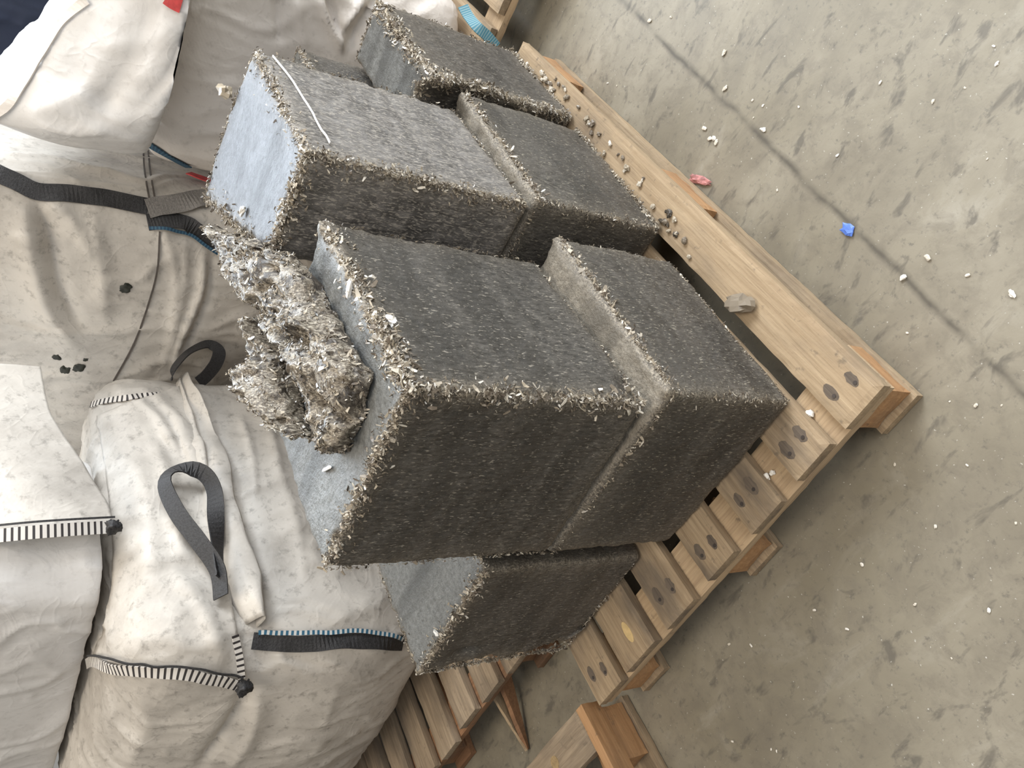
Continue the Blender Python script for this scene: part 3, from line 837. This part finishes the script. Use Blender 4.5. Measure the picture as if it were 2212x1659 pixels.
# --- sack 1: big sack on the left pallet, one corner towards the camera
def def1(P, u):
    # belly overhang low on the front, shoulders drawn in above the seam
    z = P[:, 2]
    t = np.clip((z - .62) / .28, 0, 1)
    P[:, 0] += t * t * .06 * (1 - u[:, 0]) 
    b = np.exp(-((z - .36) / .17) ** 2)
    P[:, 0] -= b * .035 * (1 - u[:, 0]) ** 2
    P[:, 1] -= b * .02 * (1 - u[:, 1]) ** 2
    return P
s1 = sack('big_sack', 'large dirty white sack with a drooping black strap loop, on the left pallet', (.385, 1.105, .122), (1.265, 2.05, .838), .10, (.03, .02, .0), 4, M_CLOTH, .009, def1, folds=[
    ([(250, 845), (330, 900), (385, 990)], .010, .012), ([(310, 842), (385, 920), (430, 1030)], .012, .014), ([(330, 960), (372, 1080), (392, 1210)], .018, .014),
    ([(280, 980), (320, 1100), (330, 1260)], .022, .012), ([(560, 860), (590, 950), (606, 1030)], .010, .010), ([(600, 1010), (640, 1130), (660, 1260)], .018, .008),
    ([(535, 1490), (500, 1560), (430, 1659)], .016, -.018), ([(560, 1500), (545, 1580), (500, 1659)], .020, .012), ([(230, 1240), (225, 1330), (212, 1400)], .014, -.014),
    ([(300, 1490), (320, 1560), (280, 1650)], .020, .010), ([(440, 900), (500, 1010), (535, 1130), (560, 1300)], .018, -.016),
    ([(520, 900), (545, 990), (550, 1080)], .008, .010), ([(380, 1250), (440, 1330), (480, 1420)], .014, .010)])
strap(s1, [(545, 1384), (640, 1390), (760, 1386), (868, 1388)], .034, M_WEB, 'corner_strap')
strap(s1, [(558, 1364), (620, 1366), (700, 1368), (770, 1362), (866, 1378)], .009, M_STB, 'blue_stitched_edge', .006)
strap(s1, [(170, 884), (230, 868), (300, 858), (372, 853)], .016, M_STK, 'top_hem', .003, n=30)
strap(s1, [(912, 1478), (893, 1530), (865, 1580), (830, 1625), (800, 1652)], .016, M_STBD, 'bottom_piping', .002)
patch(s1, ([(215, 900), (240, 1080), (250, 1250), (212, 1428)], [(385, 840), (440, 1000), (490, 1250), (525, 1462)]), 60, 40, M_CLOTH, 'top_flap', .008)
strap(s1, [(210, 1428), (300, 1436), (370, 1444), (450, 1456), (524, 1468)], .022, M_STK, 'flap_hem', .020)
strap(s1, [(212, 1412), (300, 1420), (370, 1428), (450, 1440), (520, 1450)], .004, M_WEB, 'hem_thread', .023)
strap(s1, [(498, 1368), (510, 1410), (518, 1452)], .014, M_STK, 'flap_hem', .020, n=14)
knot(s1, (524, 1466), .016, 'hem_knot', M_WEB, 3, (1, 1, 1), .024)
def cloth_fold(s, rows, lifts, nu, nv, mat, name, seed):
    out = []
    for pix, lf in zip(rows, lifts):
        P, N = onto(s, pix, nu, 0.0)
        if len(P) != nu: print('fold misses', name, len(P))
        k = np.linspace(0, 1, len(P))
        am = lf * (.55 + .6 * (.5 + .5 * vnoise(np.stack([k * 7, k * 0 + lf * 90, k * 0], 1), seed)))
        out.append(soft(P + soft(N, 5) * am[:, None], 2))
    return hang(s, out, nu, nv, mat, name, seed)
cloth_fold(s1, [[(384, 832), (424, 960), (446, 1060), (472, 1180), (490, 1280), (530, 1350)],
                [(396, 832), (446, 950), (470, 1060), (496, 1180), (520, 1270), (552, 1340)],
                [(404, 836), (466, 950), (494, 1070), (520, 1190), (552, 1290), (566, 1352)],
                [(398, 842), (452, 960), (482, 1080), (506, 1200), (536, 1290), (556, 1356)]], [.003, .034, .040, .008], 70, 16, M_CLOTH, 'bunched_fold', 5)
cloth_fold(s1, [[(380, 830), (408, 960), (432, 1080), (452, 1180)],
                [(386, 832), (424, 960), (446, 1080), (466, 1190)],
                [(392, 836), (438, 965), (462, 1085), (480, 1200)]], [.003, .028, .006], 60, 10, M_CLOTH, 'pinched_seam', 9)
# lift loop hanging free in front of the sack
lp = [(478, 1290, 1.085), (470, 1230, 1.075), (430, 1170, 1.065), (385, 1110, 1.06), (357, 1050, 1.06), (366, 1022, 1.055), (400, 1012, 1.05), (440, 1022, 1.05), (463, 1058, 1.055), (466, 1120, 1.06), (468, 1180, 1.07), (474, 1250, 1.08)]
P = np.array([at_axis(u, v, 1, y - .022) for u, v, y in lp])
Nn = np.array([(-.3, -.5, .8), (-.25, -.55, .8), (-.3, -.5, .75), (-.5, -.55, .55), (-.8, -.5, .2), (-.5, -.6, .5), (-.1, -.5, .85), (.1, -.4, .9), (.0, -.5, .9), (-.2, -.6, -.7), (-.3, -.6, -.7), (-.3, -.6, -.7)], float)
Cc = P.mean(0)
free_strap(s1, P, Nn, .036, M_WEB, 'lift_loop')
lp = [(372, 822, 1.10), (378, 795, 1.075), (408, 762, 1.06), (448, 745, 1.05), (472, 758, 1.05), (466, 785, 1.065), (445, 812, 1.085), (428, 826, 1.10)]
P = np.array([at_axis(u, v, 1, y) for u, v, y in lp])
free_strap(s1, P, [(.6, -.5, .6)] * 3 + [(.3, -.6, .7)] * 2 + [(-.4, -.6, -.6)] * 3, .036, M_WEB, 'lift_loop')
strap(s1, [(392, 803), (430, 808), (470, 822), (530, 838)], .014, M_STB, 'blue_stitched_edge', .004, n=24)

# --- sack 2: centre back, shaded side towards the door
def def2(P, u):
    P[:, 1] += u[:, 0] * (1 - u[:, 1]) * .27
    return P
s2 = sack('big_sack', 'large white sack in the middle with a black corner strap and small tears', (1.385, .652, .122), (2.15, 1.78, 1.22), .12, (.055, .03, .04), 14, M_CLOTH, .009, def2, foldscale=(9, 9, 2.2), folds=[
    ([(80, 440), (110, 520), (128, 620), (170, 700)], .016, -.022), ([(50, 450), (70, 560), (110, 680), (180, 760)], .030, .022), ([(95, 440), (150, 470), (200, 560)], .02, .014),
    ([(350, 480), (380, 600), (370, 720)], .012, .008), ([(400, 520), (395, 640), (350, 800)], .012, .008), ([(0, 690), (90, 705), (190, 745)], .006, -.006),
    ([(440, 545), (436, 620), (410, 690), (384, 750), (376, 800)], .010, .016), ([(455, 550), (450, 630), (425, 700), (396, 760)], .008, -.012), ([(200, 450), (215, 560), (230, 700)], .02, .010)])
strap(s2, [(-40, 355), (0, 378), (40, 395), (80, 415), (150, 418), (230, 428), (318, 446)], .040, M_WEB, 'corner_strap')
strap(s2, [(316, 452), (380, 440), (450, 432), (480, 430)], .046, M_WEBG, 'grey_strap', .012, n=24)
strap(s2, [(318, 480), (370, 478), (415, 490), (446, 512), (470, 530)], .040, M_WEB, 'lower_strap', .006, n=26)
strap(s2, [(322, 492), (370, 494), (410, 506), (440, 528), (480, 548)], .008, M_STBD, 'blue_edge', .010, n=26)
strap(s2, [(345, 500), (340, 580), (322, 650), (290, 740), (245, 822)], .004, M_SEAM, 'side_seam', .001, n=30)
strap(s2, [(308, 300), (312, 370), (322, 430)], .004, M_SEAM, 'side_seam', .001, n=20)
strap(s2, [(318, 300), (324, 370), (334, 430)], .004, M_SEAM, 'side_seam', .001, n=20)
for k, (pu, pv, r) in enumerate(((271, 622, .014), (170, 795, .014), (185, 777, .007), (124, 772, .010), (140, 800, .013))):
    knot(s2, (pu, pv), r, 'tear', M_TEAR, 7 + k, (.5, 1, 1), -.002)

strap(s2, [(405, 384), (430, 393), (455, 402), (470, 406)], .024, M_RED, 'red_tag', .012, n=12)
# --- sack 4: lower right of the stack
s4 = sack('big_sack', 'beige sack at the bottom of the far stack, behind the end block', (1.405, .02, .122), (2.10, .602, .80), .09, (.03, .02, .0), 24, M_CLOTHB, .009, foldscale=(9, 9, 2.0), folds=[
    ([(598, -10), (600, 40), (604, 90)], .008, -.012), ([(690, -10), (705, 40), (735, 95)], .010, .022), ([(705, -10), (722, 40), (742, 90)], .010, -.02),
    ([(790, -10), (760, 30), (738, 60), (735, 110)], .010, .024), ([(815, 0), (780, 50), (752, 110)], .012, -.02), ([(640, -10), (650, 60), (660, 110)], .012, .010)])
strap(s4, [(284, 284), (330, 314), (385, 346), (450, 378), (480, 392)], .020, M_STBD, 'blue_piping', .003, n=26)

# --- sack 3: bright sack slumped on top of it
def def3(P, u):
    fr = np.clip((1.40 - P[:, 0]) / .06, 0, 1)
    low = 1 - u[:, 2]
    yy = np.clip((P[:, 1] - .0) / .55, 0, 1)
    sag = .20 * np.exp(-((P[:, 1] - .26) / .20) ** 2) + .07
    P[:, 2] -= fr * low * sag
    P[:, 0] -= np.exp(-((P[:, 2] - .85) / .16) ** 2) * .03 * (u[:, 0] < .5)
    P[:, 2] += u[:, 2] * (-.012 + .27 * np.clip(P[:, 1] - .2, 0, .5) + .55 * np.clip(P[:, 1] - .38, 0, .3))
    P[:, 2] -= u[:, 2] * u[:, 0] ** 1.4 * .20
    # left flank leans in towards the top
    P[:, 1] += np.clip(P[:, 2] - .8, 0, 1) * .12 * (u[:, 1] - .3)
    return P
s3 = sack('big_sack', 'brightly lit clean white sack slumped on top of the far stack', (1.285, -.06, .815), (2.05, .535, 1.005), .10, (.05, .02, .03), 31, M_CLOTHC, .009, def3, foldscale=(6, 6, 3), folds=[
    ([(330, 10), (300, 100), (240, 190), (212, 260)], .020, -.020), ([(500, 20), (430, 130), (345, 230), (312, 285)], .010, .018), ([(475, 30), (400, 140), (320, 225)], .016, -.014),
    ([(80, 265), (160, 285), (230, 280)], .010, .012), ([(390, 50), (310, 90), (220, 110)], .020, .012), ([(240, 150), (180, 200), (60, 250)], .020, .012), ([(540, 20), (500, 110), (440, 200)], .016, .014)])
strap(s3, [(190, 0), (135, 50), (100, 110), (60, 175), (25, 222), (-20, 258)], .016, M_CLOTHB, 'piping', .004, n=40)
strap(s3, [(362, -8), (375, 2), (392, 10)], .030, M_RED, 'red_tag', .004, n=8)

# --- sack 5: on top of the left sack
def def5(P, u):
    P[:, 2] = np.maximum(P[:, 2], .858)
    return P
s5 = sack('big_sack', 'white sack with a black-stitched hem resting on top of the left sack', (.62, 1.135, .800), (.99, 2.2, 1.40), .085, (.03, .0, .03), 41, M_CLOTHC, .009, def5, foldscale=(8, 8, 2.5))
lo_ = [at_axis(88, 792, 1, 1.06), at_axis(112, 895, 1, 1.06), at_axis(168, 985, 1, 1.065), at_axis(228, 1078, 1, 1.065), at_axis(246, 1136, 1, 1.07)]
hi_ = [q + np.array([.02, .05, .30]) for q in lo_]
md_ = [(p_ * .5 + q * .5) + np.array([-.02, -.03, 0]) for p_, q in zip(lo_, hi_)]
G = hang(s5, [hi_, md_, lo_], 50, 36, M_CLOTH, 'hanging_flap', 5)
P = G[-1, ::-1]; Nn = [np.array([-.5, -.8, .2])] * len(P)
free_strap(s5, [p + np.array([-.006, -.004, 0]) for p in P], Nn, .026, M_STK, 'flap_hem')
free_strap(s5, [p + np.array([.010, -.016, 0]) for p in P], Nn, .004, M_WEB, 'hem_thread')
V, Fq = lump(at_axis(246, 1137, 1, 1.06), .015, 3); build('hem_knot', V - s5.loc, Fq, M_WEB, s5.root, True)

# --- navy bundle far back
s6 = sack('navy_bundle', 'dark navy cloth bundle in the far corner behind the white sacks', (2.42, .25, 0), (3.0, 1.3, 1.5), .15, (.03, .03, .03), 61, M_NAVY, .016)

# blue strap end dangling onto the floor beside the far pallet
P = [at_axis(1000, 14, 0, 1.385), at_axis(1012, 36, 0, 1.36), at_axis(1030, 58, 0, 1.322), at_axis(1052, 78, 0, 1.31), at_axis(1072, 102, 0, 1.30)]
free_strap(s4, P, [(-.8, -.5, .3)] * 5, .026, M_TEAL, 'blue_strap_end')

# ------------------------------------------------------------------ loose bits
def chip(name, label, cat, loc, r, mat, seed, sq=(1, 1, .35), group=None, tone=.9):
    V, Fq = lump((0, 0, 0), r, seed, sq, 3)
    V[:, 2] -= V[:, 2].min()
    o = build(name, V, Fq, mat, None, False, {'t': np.full(len(V), tone)})
    o.location = loc; o.rotation_euler = (0, 0, rng.uniform(0, 6.28))
    return tag(o, label, cat, group)
M_BLUE = mat_plain('blue_plastic', (.10, .20, .62), .4)
M_PINK = mat_plain('pink_scrap', (.42, .18, .17), .6, .5, 120)
chip('plastic_scrap', 'small bright blue plastic scrap on the concrete floor', 'scrap', (.268, -.112, 0), .011, M_BLUE, 3, (1.2, .8, .25))
chip('paper_scrap', 'torn pinkish scrap on the floor beside the pallet edge', 'scrap', (.600, -.012, 0), .018, M_PINK, 5, (1.6, .45, .2))
fl = [(.959, -.185), (.132, -.152), (.142, -.109), (.634, -.082), (.534, -.153), (.719, -.217), (.668, -.169), (.003, -.181), (.66, -.09), (.625, -.088), (.615, -.084)]
vis = 0
while len(fl) < 46:
    u, v = rng.uniform(1150, 2200), rng.uniform(5, 1650)
    d = ray(u, v); t = -CAMPOS[2] / d[2]; q = CAMPOS + t * d
    if q[1] < -.02 or q[0] < -.03: fl.append((q[0], q[1]))
for k, (x, y) in enumerate(fl):
    r = .0055 if k < 11 else rng.uniform(.0015, .0034)
    if -.2 < x < .02 and y > .82: continue
    chip('flake', 'small pale flake lying on the concrete floor', 'flake', (x, y, 0), r, M_FLAKE, 100 + k, (1.1, .7, .35), 'pale flakes scattered on the floor', rng.uniform(.75, 1.0))
# crumbs along the near long deck board
cz = .1205
cr = [((1180, 172), .014), ((1192, 195), .012), ((1172, 158), .010), ((1280, 268), .012), ((1268, 258), .010), ((1295, 290), .008), ((1355, 362), .010), ((1383, 398), .009),
      ((1412, 447), .008), ((1458, 475), .009), ((1480, 520), .010), ((1490, 555), .007), ((1462, 505), .006)]
for k, ((u, v), r) in enumerate(cr):
    r *= .68; q = at_axis(u, v, 2, cz + r * .3)
    y = min(max(q[1], -.004), .07)
    chip('crumb', 'grey crumb of block lying on the outer deck board', 'crumb', (q[0], y, cz), r, M_FLAKE, 200 + k, (1, .8, .6), 'crumbs along the outer deck board', rng.uniform(.3, .75))
for k in range(40):
    x = rng.uniform(.47, 1.15); yb = (.063 - .06 * (x - .5)) if x < .86 else .030
    dk = k % 4 == 0
    if dk: x = rng.uniform(.44, .52); yb = .062
    y = yb - .008 - rng.exponential(.011)
    if y < -.006: continue
    chip('crumb', 'grey crumb of block lying on the outer deck board', 'crumb', (x, y, cz), rng.uniform(.0025, .0065), M_FLAKE, 500 + k, (1.1, .7, .6), 'crumbs along the outer deck board', rng.uniform(.02, .2) if dk else rng.uniform(.25, .9))
q = at_axis(1596, 662, 2, .13)
cl = chip('crumb', 'largest brown crumb lump overhanging the gap by the outer deck board', 'crumb', (q[0], q[1] - .004, cz), .022, M_FLAKE, 301, (1.3, .7, .6), None, .42)
for k, (u, v, r) in enumerate(((1750, 893, .007), (1657, 1031, .008), (1668, 1022, .005))):
    q = at_axis(u, v, 2, .103)
    chip('crumb', 'pale crumb resting in a gap between the deck board ends', 'crumb', (q[0], q[1], .0995), r, M_FLAKE, 320 + k, (1, .8, .6), 'crumbs between the deck board ends', .95)
def chip_on(u, v, z, r, label, seed, tone=.95, sq=(1.3, .6, .5)):
    q = at_axis(u, v, 2, z + r * .25)
    chip('crumb', label, 'crumb', (q[0], q[1], z), r, M_FLAKE, seed, sq, None, tone)
chip_on(944, 1368, H + .342, .007, 'white crumb on top of the block beside the left sack', 401, 1.0)
chip_on(707, 1012, ZT, .007, 'white sliver on the smooth top of the front block', 402, 1.0, (2.0, .4, .35))
chip('crumb', 'crumbly silver lump at the far edge of the bright-topped block', 'crumb', (.868, .168, H + .2930 + .3795), .015, M_FLAKE, 403, (1, .8, .8), None, .6)
chip_on(528, 455, H + .2930 + .3795, .008, 'pale chip on the middle of the bright top face', 404, .95)
chip_on(758, 622, ZT + .004, .006, 'white splinter sticking from the frayed top edge of the front block', 405, 1.0, (2.0, .5, .5))
chip_on(850, 690, ZT - .002, .006, 'pale curled splinter on the front block near its front corner', 406, .97, (1.8, .6, .6))
